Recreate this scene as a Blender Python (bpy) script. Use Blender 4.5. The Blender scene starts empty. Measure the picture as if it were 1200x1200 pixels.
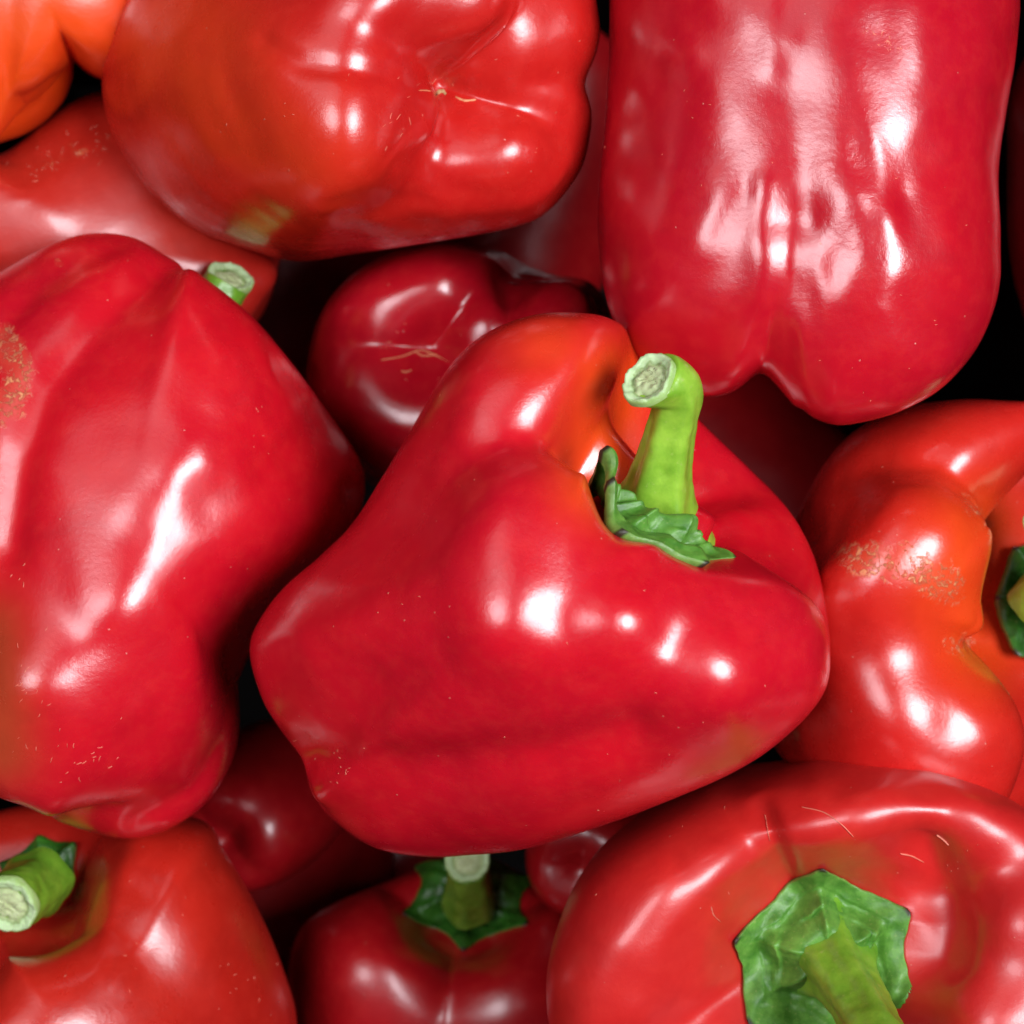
import bpy, math, random
import numpy as np
from mathutils import Vector, Matrix
from mathutils.bvhtree import BVHTree

# ------------------------------------------------------------------ scene, camera, light
scene = bpy.context.scene
D = 0.34                       # camera height above the reference plane (m)
FRAME = 0.185                  # width of the frame at the reference plane (m)
S = FRAME / 1200.0             # metres for one photograph pixel at the reference plane

cam_d = bpy.data.cameras.new("camera")
cam_d.sensor_width = 36.0
cam_d.lens = 36.0 * D / FRAME
cam_d.clip_start = 0.005
cam_d.clip_end = 50.0
cam_d.dof.use_dof = True
cam_d.dof.focus_distance = D - 0.035
cam_d.dof.aperture_fstop = 22.0
cam = bpy.data.objects.new("camera", cam_d)
scene.collection.objects.link(cam)
cam.location = (0, 0, D)
cam.rotation_euler = (0, 0, 0)
scene.camera = cam

world = bpy.data.worlds.new("World")
scene.world = world
world.use_nodes = True
wb = world.node_tree.nodes["Background"]
wb.inputs["Color"].default_value = (0.80, 0.86, 1.0, 1)
wb.inputs["Strength"].default_value = 0.02

def lamp(name, direction, dist, size, power, color, size_y=None, target=(0, 0, 0)):
    ld = bpy.data.lights.new(name, 'AREA')
    if size_y:
        ld.shape = 'RECTANGLE'; ld.size = size; ld.size_y = size_y
    else:
        ld.shape = 'DISK'; ld.size = size
    ld.energy = power
    ld.color = color
    o = bpy.data.objects.new(name, ld)
    scene.collection.objects.link(o)
    d = Vector(direction).normalized()
    o.location = Vector(target) + d * dist
    o.rotation_euler = d.to_track_quat('Z', 'Y').to_euler()
    return o

lamp("shop_lamp", (0.58, 0.02, 1.0), 0.95, 0.44, 11.6, (0.93, 0.95, 1.0))
lamp("shop_lamp", (-0.42, 0.06, 1.0), 0.95, 0.44, 4.6, (0.93, 0.95, 1.0))
lamp("ceiling_panel", (-0.45, 0.60, 1.0), 1.5, 1.0, 2.6, (1.0, 0.97, 0.98), 0.8)

scene.view_settings.view_transform = 'Standard'
scene.view_settings.look = 'None'
scene.view_settings.exposure = 0.0
scene.view_settings.gamma = 1.0
scene.view_settings.use_curve_mapping = False
scene.cycles.use_denoising = True
scene.cycles.max_bounces = 6
scene.cycles.sample_clamp_indirect = 4.0

# ------------------------------------------------------------------ helpers
col = scene.collection
rng = np.random.default_rng(7)

def px2w(x, y, z):
    """photograph pixel -> world point at height z"""
    k = S * (D - z) / D
    return np.array([(x - 600) * k, (600 - y) * k, z])

def w2px(P):
    k = D / (D - P[:, 2]) / S
    return np.stack([600 + P[:, 0] * k, 600 - P[:, 1] * k], 1)

def unit(v):
    v = np.asarray(v, float)
    return v / np.linalg.norm(v)

def smooth01(x):
    x = np.clip(x, 0, 1)
    return x * x * (3 - 2 * x)

def sine_noise(P, scale, seed, octaves=3):
    """cheap smooth 3-D noise, about -1..1; scale = feature size in m"""
    r = np.random.default_rng(seed)
    out = np.zeros(len(P)); amp = 1.0; tot = 0
    for o in range(octaves):
        for k in range(5):
            d = r.normal(size=3); d /= np.linalg.norm(d)
            f = 2 * math.pi / scale * r.uniform(0.7, 1.3) * (1.9 ** o)
            out += amp * np.sin(P @ d * f + r.uniform(0, 6.28) + 1.2 * np.sin(P @ np.roll(d, 1) * f * 0.6 + r.uniform(0, 6.28)))
        tot += amp * 2.2
        amp *= 0.5
    return out / tot

def catmull(pts, n):
    """n points at even arc length along a Catmull-Rom spline"""
    p = np.asarray(pts, float)
    p = np.vstack([2 * p[0] - p[1], p, 2 * p[-1] - p[-2]])
    out = []
    for i in range(1, len(p) - 2):
        t = np.linspace(0, 1, 24, endpoint=False)[:, None]
        a, b, c, d = p[i - 1], p[i], p[i + 1], p[i + 2]
        out.append(0.5 * (2 * b + (c - a) * t + (2 * a - 5 * b + 4 * c - d) * t ** 2 + (3 * b - a - 3 * c + d) * t ** 3))
    out.append(p[-2][None])
    return np.vstack(out)

def resample(lists, n):
    """resample several same-length polylines with one shared parameter"""
    base = lists[0]
    seg = np.r_[0, np.cumsum(np.linalg.norm(np.diff(base, axis=0), axis=1))]
    u = np.linspace(0, seg[-1], n)
    return [np.stack([np.interp(u, seg, q[:, k]) for k in range(q.shape[1])], 1) for q in lists]

def circ_smooth(a, sigma_bins):
    n = len(a)
    f = np.fft.rfft(a)
    k = np.arange(len(f))
    return np.fft.irfft(f * np.exp(-0.5 * (2 * math.pi * k * sigma_bins / n) ** 2), n)

def make_mesh(name, V, F, mat, parent=None, smooth=True, attrs=None):
    me = bpy.data.meshes.new(name)
    me.from_pydata([tuple(v) for v in V], [], F)
    if smooth:
        me.polygons.foreach_set("use_smooth", np.ones(len(me.polygons), bool))
    for k, a in (attrs or {}).items():
        at = me.attributes.new(k, 'FLOAT', 'POINT')
        at.data.foreach_set("value", np.asarray(a, np.float32))
    me.materials.append(mat)
    me.update()
    o = bpy.data.objects.new(name, me)
    col.objects.link(o)
    if parent is not None:
        o.parent = parent
        o.matrix_parent_inverse = Matrix.Translation(-Vector(parent.location))
    return o

# ------------------------------------------------------------------ materials
class NT:
    def __init__(self, name):
        self.m = bpy.data.materials.new(name); self.m.use_nodes = True
        self.t = self.m.node_tree; self.n = self.t.nodes
        self.bsdf = self.n["Principled BSDF"]
    def node(self, typ, **kw):
        x = self.n.new(typ)
        for k, v in kw.items():
            if k.startswith("i_"):
                key = k[2:]
                x.inputs[int(key) if key.isdigit() else key.replace("_", " ")].default_value = v
            else:
                setattr(x, k, v)
        return x
    def link(self, a, b): self.t.links.new(a, b)
    def coord(self):
        return self.node("ShaderNodeNewGeometry").outputs["Position"]
    def noise(self, scale, detail=3, rough=0.5, vec=None, dist=0.0):
        x = self.node("ShaderNodeTexNoise", i_Scale=scale, i_Detail=detail, i_Roughness=rough, i_Distortion=dist)
        self.link(vec or self.co, x.inputs["Vector"]); return x.outputs["Fac"]
    def ramp(self, fac, stops, interp='LINEAR'):
        x = self.node("ShaderNodeValToRGB"); cr = x.color_ramp; cr.interpolation = interp
        while len(cr.elements) < len(stops): cr.elements.new(0.5)
        for e, (p, c) in zip(cr.elements, stops):
            e.position = p; e.color = c if len(c) == 4 else (*c, 1)
        self.link(fac, x.inputs["Fac"]); return x.outputs["Color"]
    def math(self, op, a, b=None, clamp=False):
        x = self.node("ShaderNodeMath", operation=op, use_clamp=clamp)
        for i, v in enumerate((a, b)):
            if v is None: continue
            if isinstance(v, (int, float)): x.inputs[i].default_value = v
            else: self.link(v, x.inputs[i])
        return x.outputs[0]
    def mix(self, fac, a, b):
        x = self.node("ShaderNodeMix", data_type='RGBA')
        for s, v in ((0, fac), (6, a), (7, b)):
            if isinstance(v, (int, float)): x.inputs[s].default_value = v
            elif isinstance(v, tuple): x.inputs[s].default_value = v if len(v) == 4 else (*v, 1)
            else: self.link(v, x.inputs[s])
        return x.outputs[2]
    def attr(self, name):
        return self.node("ShaderNodeAttribute", attribute_name=name).outputs["Fac"]
    def bump(self, height, strength, dist, normal=None):
        x = self.node("ShaderNodeBump", i_Strength=strength, i_Distance=dist)
        self.link(height, x.inputs["Height"])
        if normal: self.link(normal, x.inputs["Normal"])
        return x.outputs["Normal"]

def skin_material(name, red, red2, orange, rough=0.25, offs=0.0):
    t = NT(name); t.co = t.coord()
    if offs:
        mp = t.node("ShaderNodeMapping"); mp.inputs["Location"].default_value = (offs, offs * .7, -offs)
        t.link(t.co, mp.inputs["Vector"]); t.co = mp.outputs["Vector"]
    big = t.noise(28, 2, 0.5)
    mid = t.noise(120, 3, 0.55)
    base = t.mix(t.ramp(big, [(0.35, (0, 0, 0)), (0.7, (1, 1, 1))]), red, red2)
    mot = t.noise(330, 5, 0.65)
    base = t.mix(t.math('MULTIPLY', t.ramp(mot, [(0.45, (0, 0, 0)), (0.75, (1, 1, 1))]), 0.12), base, (0.80, 0.06, 0.035))
    base = t.mix(t.math('MULTIPLY', t.ramp(t.noise(75, 3, 0.6, dist=0.6), [(0.5, (0, 0, 0)), (0.75, (1, 1, 1))]), 0.30), base, tuple(c * 0.62 for c in red))
    # ripening: orange where the tint attribute says so, broken up by noise
    tint = t.attr("tint")
    tn = t.math('ADD', tint, t.math('MULTIPLY', t.math('SUBTRACT', mid, 0.5), t.math('MULTIPLY', tint, 0.9)), True)
    base = t.mix(tn, base, orange)
    base = t.mix(t.math('MULTIPLY', t.attr("green"), 1.0, True), base, (0.16, 0.11, 0.012))
    # pale flecks
    vo = t.node("ShaderNodeTexVoronoi", i_Scale=430.0); t.link(t.co, vo.inputs["Vector"])
    dot = t.ramp(vo.outputs["Distance"], [(0.0, (1, 1, 1)), (0.05, (1, 1, 1)), (0.085, (0, 0, 0))])
    sep = t.node("ShaderNodeSeparateColor"); t.link(vo.outputs["Color"], sep.inputs[0])
    pick = t.math('GREATER_THAN', sep.outputs[0], 0.86)
    dot = t.math('MULTIPLY', dot, pick)
    base = t.mix(t.math('MULTIPLY', dot, 0.25), base, (0.80, 0.42, 0.30))
    # corky netting where the scar attribute says so
    sc = t.attr("scar")
    n1 = t.noise(760, 6, 0.72, dist=0.8)
    net = t.ramp(n1, [(0.52, (0, 0, 0)), (0.60, (1, 1, 1))])
    patch = t.noise(190, 4, 0.6)
    gate = t.ramp(t.math('ADD', t.math('MULTIPLY', sc, 0.62), t.math('MULTIPLY', patch, 0.7)), [(0.70, (0, 0, 0)), (0.86, (1, 1, 1))])
    cork = t.math('MULTIPLY', t.math('MULTIPLY', net, gate), t.math('MINIMUM', t.math('MULTIPLY', sc, 4.0), 1.0))
    base = t.mix(t.math('MULTIPLY', gate, t.math('MULTIPLY', sc, 0.22)), base, (0.80, 0.20, 0.08))
    base = t.mix(t.math('MULTIPLY', cork, 0.7), base, (0.82, 0.36, 0.14))
    t.link(base, t.bsdf.inputs["Base Color"])
    rn = t.noise(160, 4, 0.6)
    r = t.math('ADD', t.math('MULTIPLY', rn, 0.16), rough - 0.07)
    cr = t.math('ADD', t.math('MULTIPLY', t.noise(420, 4, 0.65), 0.10), 0.13)
    t.link(cr, t.bsdf.inputs["Coat Roughness"])
    t.bsdf.inputs["Coat Weight"].default_value = 0.25
    t.bsdf.inputs["Coat IOR"].default_value = 1.45
    r = t.math('ADD', r, t.math('MULTIPLY', cork, 0.3))
    t.link(r, t.bsdf.inputs["Roughness"])
    t.bsdf.inputs["IOR"].default_value = 1.48
    t.bsdf.inputs["Specular IOR Level"].default_value = 0.82
    t.bsdf.inputs["Subsurface Weight"].default_value = 0.06
    t.bsdf.inputs["Subsurface Radius"].default_value = (1.0, 0.18, 0.10)
    t.bsdf.inputs["Subsurface Scale"].default_value = 0.003
    fine = t.noise(5200, 2, 0.5)
    med = t.noise(1100, 2, 0.5)
    rip = t.math('MULTIPLY', t.noise(170, 4, 0.55), t.attr("ripple"))
    h = t.math('MULTIPLY', fine, 0.000020)
    for src, amp in ((med, 0.000030), (rip, 0.00022), (cork, 0.00012), (dot, 0.00003)):
        h = t.math('ADD', h, t.math('MULTIPLY', src, amp))
    nb = t.bump(h, 1.0, 1.0)
    t.link(nb, t.bsdf.inputs["Normal"])
    return t.m

def green_material(name, dark, light, rough=0.38, scale=260, bump=0.5):
    t = NT(name); t.co = t.coord()
    n = t.noise(scale, 4, 0.6)
    f = t.noise(scale * 5, 3, 0.6)
    base = t.mix(t.ramp(n, [(0.35, (0, 0, 0)), (0.65, (1, 1, 1))]), dark, light)
    base = t.mix(t.math('MULTIPLY', t.ramp(f, [(0.62, (0, 0, 0)), (0.75, (1, 1, 1))]), 0.35), base, (0.42, 0.46, 0.16))
    # dry corky margin and tips
    edge = t.attr("edge")
    e = t.ramp(t.math('ADD', edge, t.math('MULTIPLY', t.math('SUBTRACT', f, 0.5), 0.5)), [(0.72, (0, 0, 0)), (0.9, (1, 1, 1))])
    base = t.mix(t.math('MULTIPLY', e, 0.35), base, (0.20, 0.26, 0.07))
    dk = t.ramp(t.attr("dark"), [(0.4, (0, 0, 0)), (0.8, (1, 1, 1))])
    base = t.mix(dk, base, (0.025, 0.02, 0.008))
    t.link(base, t.bsdf.inputs["Base Color"])
    t.bsdf.inputs["Roughness"].default_value = rough
    t.bsdf.inputs["Subsurface Weight"].default_value = 0.15
    t.bsdf.inputs["Subsurface Radius"].default_value = (0.5, 1.0, 0.2)
    t.bsdf.inputs["Subsurface Scale"].default_value = 0.0015
    nb = t.bump(n, bump, 0.0006)
    nb = t.bump(f, bump * 0.6, 0.0002, nb)
    t.link(nb, t.bsdf.inputs["Normal"])
    return t.m

def cut_material(name="cut_stem_end", k=1.0):
    t = NT(name); t.co = t.coord()
    rad = t.attr("edge")            # 0 centre .. 1 rim
    n = t.noise(700, 4, 0.65)
    rr = t.math('ADD', rad, t.math('MULTIPLY', t.math('SUBTRACT', n, 0.5), 0.25))
    base = t.ramp(rr, [(0.0, (0.44, 0.50, 0.24)), (0.40, (0.52, 0.60, 0.32)), (0.60, (0.42, 0.50, 0.24)), (0.66, (0.24, 0.33, 0.12)), (0.72, (0.46, 0.62, 0.32)), (0.90, (0.52, 0.68, 0.38)), (0.99, (0.30, 0.46, 0.14))])
    cr = t.noise(420, 2, 0.5, dist=2.0)
    crack = t.ramp(t.math('ABSOLUTE', t.math('SUBTRACT', cr, 0.5)), [(0.0, (1, 1, 1)), (0.012, (0, 0, 0))])
    crack = t.math('MULTIPLY', crack, t.ramp(rad, [(0.4, (1, 1, 1)), (0.65, (0, 0, 0))]))
    base = t.mix(crack, base, (0.06, 0.06, 0.02))
    if k < 1: base = t.mix(1 - k, base, (0.05, 0.09, 0.03))
    t.link(base, t.bsdf.inputs["Base Color"])
    t.bsdf.inputs["Roughness"].default_value = 0.55
    t.bsdf.inputs["Subsurface Weight"].default_value = 0.2
    t.bsdf.inputs["Subsurface Radius"].default_value = (0.6, 1.0, 0.4)
    t.bsdf.inputs["Subsurface Scale"].default_value = 0.001
    nb = t.bump(n, 0.3, 0.0004)
    t.link(nb, t.bsdf.inputs["Normal"])
    return t.m

def simple_material(name, color, rough=0.6):
    t = NT(name); t.co = t.coord()
    n = t.noise(900, 3, 0.6)
    base = t.mix(n, tuple(c * 0.75 for c in color), color)
    t.link(base, t.bsdf.inputs["Base Color"])
    t.bsdf.inputs["Roughness"].default_value = rough
    return t.m

RED = (0.52, 0.0036, 0.0150); RED2 = (0.58, 0.005, 0.013); ORANGE = (0.78, 0.070, 0.006)
SKIN = {
    'red':   skin_material("pepper_skin_red", RED, RED2, ORANGE),
    'crim':  skin_material("pepper_skin_crimson", (0.44, 0.0034, 0.015), (0.50, 0.005, 0.014), ORANGE, 0.21, 0.31),
    'warm':  skin_material("pepper_skin_warm_red", (0.50, 0.009, 0.009), (0.56, 0.016, 0.010), ORANGE, 0.26, 0.55),
    'orange': skin_material("pepper_skin_orange", (0.78, 0.045, 0.004), (0.80, 0.075, 0.006), (0.82, 0.12, 0.008), 0.33, 0.83),
    'dull':  skin_material("pepper_skin_dull_red", (0.42, 0.012, 0.008), (0.47, 0.020, 0.010), ORANGE, 0.36, 1.13),
    'satin':  skin_material("pepper_skin_satin_red", (0.50, 0.010, 0.011), (0.55, 0.016, 0.012), ORANGE, 0.37, 2.71),
    'dimmed':  skin_material("pepper_skin_dimmed_red", (0.40, 0.010, 0.006), (0.48, 0.016, 0.008), ORANGE, 0.28, 2.17),  # weaker light in the bottom left corner, put into the skin colour
    'deep':  skin_material("pepper_skin_shaded_red", (0.36, 0.0035, 0.008), (0.42, 0.005, 0.009), ORANGE, 0.30, 1.61),  # darkened red: shade of the lower pile put into the skin colour
}
CALYX = green_material("calyx_green", (0.022, 0.100, 0.008), (0.065, 0.21, 0.020), 0.46, 300, 0.4)
CALYX_LIGHT = green_material("calyx_light_green", (0.045, 0.16, 0.014), (0.12, 0.30, 0.040), 0.46, 320, 0.4)
CALYX_DARK = green_material("calyx_dark_green", (0.014, 0.075, 0.006), (0.035, 0.16, 0.012), 0.44, 260, 0.4)
STEM = green_material("stem_green", (0.16, 0.34, 0.020), (0.29, 0.50, 0.045), 0.33, 200, 0.35)
STEM_MID = green_material("stem_mid_green", (0.10, 0.27, 0.015), (0.20, 0.40, 0.030), 0.34, 200, 0.35)
STEM_DARK = green_material("stem_olive_green", (0.085, 0.20, 0.012), (0.17, 0.30, 0.030), 0.36, 220, 0.35)
CUT = cut_material()
CUT_DULL = cut_material("darkened_stem_end", 0.75)  # cut end darkened to weaken its reflection in the pepper beside it
CORK = simple_material("dry_scar", (0.80, 0.34, 0.16), 0.5)
FLECK = simple_material("dry_fleck", (0.74, 0.20, 0.13), 0.5)
BLOSSOM = simple_material("blossom_scar", (0.55, 0.36, 0.16), 0.7)

# ------------------------------------------------------------------ pepper body
LOBE = [(0, .70), (.12, .70), (.26, .745), (.37, .86), (.50, .965), (.66, 1.0), (.83, .93), (.96, .74), (1.0, .48),
        (.985, .15), (.93, -.20), (.86, -.50), (.76, -.78), (.60, -.96), (.42, -1.0), (.24, -.95), (.10, -.87), (.03, -.84), (0, -.835)]
GROOVE = [(0, .70), (.12, .695), (.25, .70), (.34, .73), (.45, .78), (.58, .79), (.73, .73), (.84, .58), (.88, .38),
          (.87, .10), (.82, -.20), (.75, -.46), (.64, -.66), (.48, -.79), (.33, -.84), (.19, -.855), (.08, -.85), (.03, -.84), (0, -.835)]

def ang_interp(th, angs, vals):
    """smooth periodic interpolation of values given at angles (rad)"""
    o = np.argsort(angs); a = np.asarray(angs)[o]; v = np.asarray(vals)[o]
    a = np.r_[a[-1] - 2 * math.pi, a, a[0] + 2 * math.pi]; v = np.r_[v[-1], v, v[0]]
    i = np.clip(np.searchsorted(a, th, side='right') - 1, 0, len(a) - 2)
    u = (th - a[i]) / (a[i + 1] - a[i])
    u = u * u * (3 - 2 * u)
    return v[i] * (1 - u) + v[i + 1] * u

def poly_radius(poly, c, nb=720):
    """radius of a closed polygon round c for nb directions"""
    P = np.asarray(poly, float) - c
    P = np.vstack([P, P[:1]])
    # closed Catmull-Rom to round the traced outline
    q = np.vstack([P[-2:-1], P, P[1:2]])
    dense = []
    for i in range(1, len(q) - 2):
        t = np.linspace(0, 1, 10, endpoint=False)[:, None]
        a, b, cc, d = q[i - 1], q[i], q[i + 1], q[i + 2]
        dense.append(0.5 * (2 * b + (cc - a) * t + (2 * a - 5 * b + 4 * cc - d) * t ** 2 + (3 * b - a - 3 * cc + d) * t ** 3))
    dd = np.vstack(dense)
    ang = np.arctan2(dd[:, 1], dd[:, 0]); r = np.hypot(dd[:, 0], dd[:, 1])
    o = np.argsort(ang); ang = ang[o]; r = r[o]
    bins = np.linspace(-math.pi, math.pi, nb, endpoint=False)
    return np.interp(bins, np.r_[ang[-1] - 2 * math.pi, ang, ang[0] + 2 * math.pi], np.r_[r[-1], r, r[0]])

def vert_normals(V, F):
    q = np.asarray([f if len(f) == 4 else (f[0], f[1], f[2], f[2]) for f in F])
    n = np.cross(V[q[:, 2]] - V[q[:, 0]], V[q[:, 3]] - V[q[:, 1]])
    tri = q[:, 3] == q[:, 2]
    n[tri] = np.cross(V[q[tri, 1]] - V[q[tri, 0]], V[q[tri, 2]] - V[q[tri, 0]])
    N = np.zeros_like(V)
    for k in range(4): np.add.at(N, q[:, k], n)
    return N / (np.linalg.norm(N, axis=1)[:, None] + 1e-12)

def seg_dist(P, pts):
    """distance of 2-D points to a polyline"""
    pts = np.asarray(pts, float)
    if len(pts) == 1: return np.hypot(*(P - pts[0]).T)
    best = np.full(len(P), 1e9)
    for a, b in zip(pts[:-1], pts[1:]):
        d = b - a; t = np.clip(((P - a) @ d) / (d @ d + 1e-9), 0, 1)
        best = np.minimum(best, np.hypot(*(P - a - t[:, None] * d).T))
    return best

BUILT = {}

def pepper(key, label, c, z, R, H, axis, lobes, skin='red', roll=0.0, outline=None, ocentre=None, nth=240, ns=190,
           grooves=None, crease=3.0, gp=2.2, gdepth=1.0, bend=(0, 0), lump=0.012, strokes=(), tints=(), scars=(), greens=(), ripples=(), dents=(),
           seed=1, group=None, lobe_prof=None, groove_prof=None, flat=1.0, osm=4):
    a = unit(axis)
    e1 = np.array([0, 0, 1.0]) - a[2] * a
    if np.linalg.norm(e1) < 0.35:        # axis points at the viewer: measure angles from the picture's bottom
        e1 = np.array([0, -1.0, 0]) - (-a[1]) * a
    e1 = unit(e1); e2 = np.cross(a, e1)
    ctr = px2w(c[0], c[1], z)
    k = S * (D - z) / D
    Rm, Hm = R * k, H * k
    th = np.linspace(-math.pi, math.pi, nth, endpoint=False)
    la = np.radians([l[0] + roll for l in lobes]); la = (la + math.pi) % (2 * math.pi) - math.pi
    order = np.argsort(la); la = la[order]
    L = [lobes[i] for i in order]
    n = len(L)
    if grooves is None:
        ga = np.array([(la[i] + ((la[(i + 1) % n] - la[i]) % (2 * math.pi)) / 2) for i in range(n)])
    gd = [(l[4] if len(l) > 4 else 1.0) for l in L]                # depth of the groove after each lobe, or (at the shoulder, at the tip)
    gd = np.array([g if isinstance(g, tuple) else (g, g) for g in gd])
    f = np.zeros(nth)
    gdep = np.zeros((nth, 2))
    for i in range(n):
        g0 = ga[i - 1] if i > 0 else ga[-1] - 2 * math.pi
        g1 = ga[i]
        for sh in (-2 * math.pi, 0, 2 * math.pi):
            t = th + sh
            m = (t >= la[i]) & (t <= g1); u = (t[m] - la[i]) / (g1 - la[i])
            f[m] = 1 - np.abs(u) ** gp; gdep[m] = gd[i]
            m = (t < la[i]) & (t >= g0); u = (la[i] - t[m]) / (la[i] - g0)
            f[m] = 1 - np.abs(u) ** gp; gdep[m] = gd[i - 1]
    fT = circ_smooth(1 - (1 - f) * gdep[:, 0] * gdepth, crease / 360 * nth)
    fB = circ_smooth(1 - (1 - f) * gdep[:, 1] * gdepth, crease / 360 * nth)
    rs = ang_interp(th, la, [l[1] for l in L])
    sh_ = ang_interp(th, la, [l[2] for l in L])
    bo = ang_interp(th, la, [l[3] for l in L])
    PL, PG = resample([catmull(lobe_prof or LOBE, 0), catmull(groove_prof or GROOVE, 0)], ns)
    s = np.linspace(0, 1, ns)
    wz = smooth01((0.75 - PL[:, 1]) / 1.3)[:, None]
    f = fT[None, :] * (1 - wz) + fB[None, :] * wz
    rho = PG[:, 0][:, None] * (1 - f) + PL[:, 0][:, None] * f
    zz = PG[:, 1][:, None] * (1 - f) + PL[:, 1][:, None] * f
    # lobe differences fade out at the two poles
    pole = smooth01(np.minimum(rho / 0.35, 1.0))
    rho = rho * (1 + (rs - 1)[None, :] * pole)
    top = smooth01((zz - 0.1) / 0.75) * pole; bot = smooth01((-zz - 0.1) / 0.75) * pole
    zz = zz + top * sh_[None, :] - bot * bo[None, :]
    X1 = rho * np.cos(th)[None, :] * Rm * flat; X2 = rho * np.sin(th)[None, :] * Rm; X3 = zz * Hm
    X1 = X1 + bend[0] * Rm * zz ** 2; X2 = X2 + bend[1] * Rm * zz ** 2
    V = ctr + X1[..., None] * e1 + X2[..., None] * e2 + X3[..., None] * a
    top_pole = V[0].mean(0); bot_pole = V[-1].mean(0)
    rings = V[1:-1]
    nr = len(rings)
    V = np.vstack([rings.reshape(-1, 3), top_pole, bot_pole])
    idx = np.arange(nr * nth).reshape(nr, nth)
    nx = np.roll(idx, -1, axis=1)
    F = np.stack([idx[:-1], idx[1:], nx[1:], nx[:-1]], -1).reshape(-1, 4)
    F = [tuple(q) for q in F.tolist()]
    tp, bp = nr * nth, nr * nth + 1
    F += [(tp, int(idx[0, j]), int(nx[0, j])) for j in range(nth)]
    F += [(bp, int(nx[-1, j]), int(idx[-1, j])) for j in range(nth)]
    # low lumps, in the pepper's own coordinates
    N = vert_normals(V, F)
    V = V + N * (sine_noise(V - ctr, 0.045, seed) * lump * Rm)[:, None]
    # match the traced silhouette by swelling or slimming the body round its own middle
    if outline is not None:
        oc = np.array(ocentre or c, float)
        nb = 720
        rt = poly_radius(outline, oc, nb)
        for it in range(4):
            p = w2px(V) - oc
            ph = np.arctan2(p[:, 1], p[:, 0]); r = np.hypot(p[:, 0], p[:, 1])
            b = ((ph + math.pi) / (2 * math.pi) * nb).astype(int) % nb
            rb = np.zeros(nb); np.maximum.at(rb, b, r)
            rb = np.maximum(rb, np.maximum(np.roll(rb, 1), np.roll(rb, -1)))
            rb = np.where(rb < 1, np.median(rb), rb)
            q = circ_smooth(rt / rb, osm if it < 3 else osm * 0.75)
            qq = np.interp((ph + math.pi) / (2 * math.pi) * nb, np.arange(nb + 1), np.r_[q, q[:1]])
            rbv = np.interp((ph + math.pi) / (2 * math.pi) * nb, np.arange(nb + 1), np.r_[rb, rb[:1]])
            w = smooth01(r / rbv / 0.75)
            fac = 1 + (qq - 1) * w + (q.mean() - 1) * (1 - w)
            o3 = px2w(oc[0], oc[1], z)[:2]
            kk = (D - V[:, 2]) / (D - z)
            o3v = o3[None] * kk[:, None]
            V[:, :2] = o3v + (V[:, :2] - o3v) * fac[:, None]
    # sculpting strokes on the side that faces the viewer: (points, radius px, push mm[, sideways dx,dy px])
    for st in strokes:
        P2 = w2px(V); N = vert_normals(V, F)
        d = seg_dist(P2, st[0])
        w = np.exp(-(d / st[1]) ** 2) * smooth01((N[:, 2] - 0.05) / 0.5)
        V = V + N * (w * st[2] * 0.001)[:, None]
        if len(st) > 3:
            V = V + w[:, None] * np.array([st[3] * S, -st[4] * S, 0])
    rd = np.random.default_rng(seed * 7 + 1)
    if dents:
        P2 = w2px(V); N = vert_normals(V, F); dz = np.zeros(len(V))
        for pts, spread, count, rad, amp, *rest in dents:      # soft random dents and bumps in a zone
            pts = np.asarray(pts, float)
            for _ in range(count):
                q = pts[rd.integers(0, len(pts))] + rd.normal(size=2) * spread
                r1, r2 = rad * rd.uniform(0.6, 1.5), rad * rd.uniform(0.6, 1.5); an = rd.uniform(0, 3.14)
                if rest: an = rest[0] + rd.normal() * 0.22; r1 *= rest[1]
                dx = P2 - q; u_ = dx @ [math.cos(an), math.sin(an)]; v_ = dx @ [-math.sin(an), math.cos(an)]
                dz += np.exp(-(u_ / r1) ** 2 - (v_ / r2) ** 2) * rd.choice([-1, 1]) * amp * rd.uniform(0.4, 1) * 0.001
        V = V + N * (dz * smooth01((N[:, 2] - 0.05) / 0.5))[:, None]
    N = vert_normals(V, F)
    P2 = w2px(V)
    face = smooth01((N[:, 2] + 0.3) / 0.3)
    def paint(lst, base=0.0):
        v = np.full(len(V), base)
        for pts, rad, amt in lst:
            v = np.maximum(v, np.exp(-(seg_dist(P2, pts) / rad) ** 2) * amt * face)
        return np.clip(v, 0, 1)
    at = {"tint": paint(tints), "scar": paint(scars), "green": paint(greens), "ripple": paint(ripples)}
    root = bpy.data.objects.new("bell_pepper", None)
    root.empty_display_size = 0.02
    root.location = Vector((ctr[0], ctr[1], V[:, 2].min()))
    root["label"] = label; root["category"] = "bell pepper"; root["group"] = group or "red bell peppers piled together"
    col.objects.link(root)
    body = make_mesh("body", V, F, SKIN[skin], root, attrs=at)
    cen = ctr + a * (.70 * Hm) + e1 * bend[0] * Rm * .49 + e2 * bend[1] * Rm * .49
    info = dict(root=root, body=body, V=V, F=F, N=N, a=a, e1=e1, e2=e2, ctr=ctr, top=V[tp], bottom=V[bp], R=Rm, H=Hm, bvh=None)
    BUILT[key] = info
    return info

def bvh_of(p):
    if p['bvh'] is None:
        p['bvh'] = BVHTree.FromPolygons([tuple(v) for v in p['V']], p['F'])
    return p['bvh']

def drop(p, x, y, off=0.0):
    """world point where the camera ray through a photograph pixel meets the pepper"""
    o = Vector((0, 0, D)); d = (Vector(px2w(x, y, 0)) - o).normalized()
    h = bvh_of(p).ray_cast(o, d)
    if h[0] is None: return None, None
    return np.array(h[0] + h[1] * off), np.array(h[1])

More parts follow.
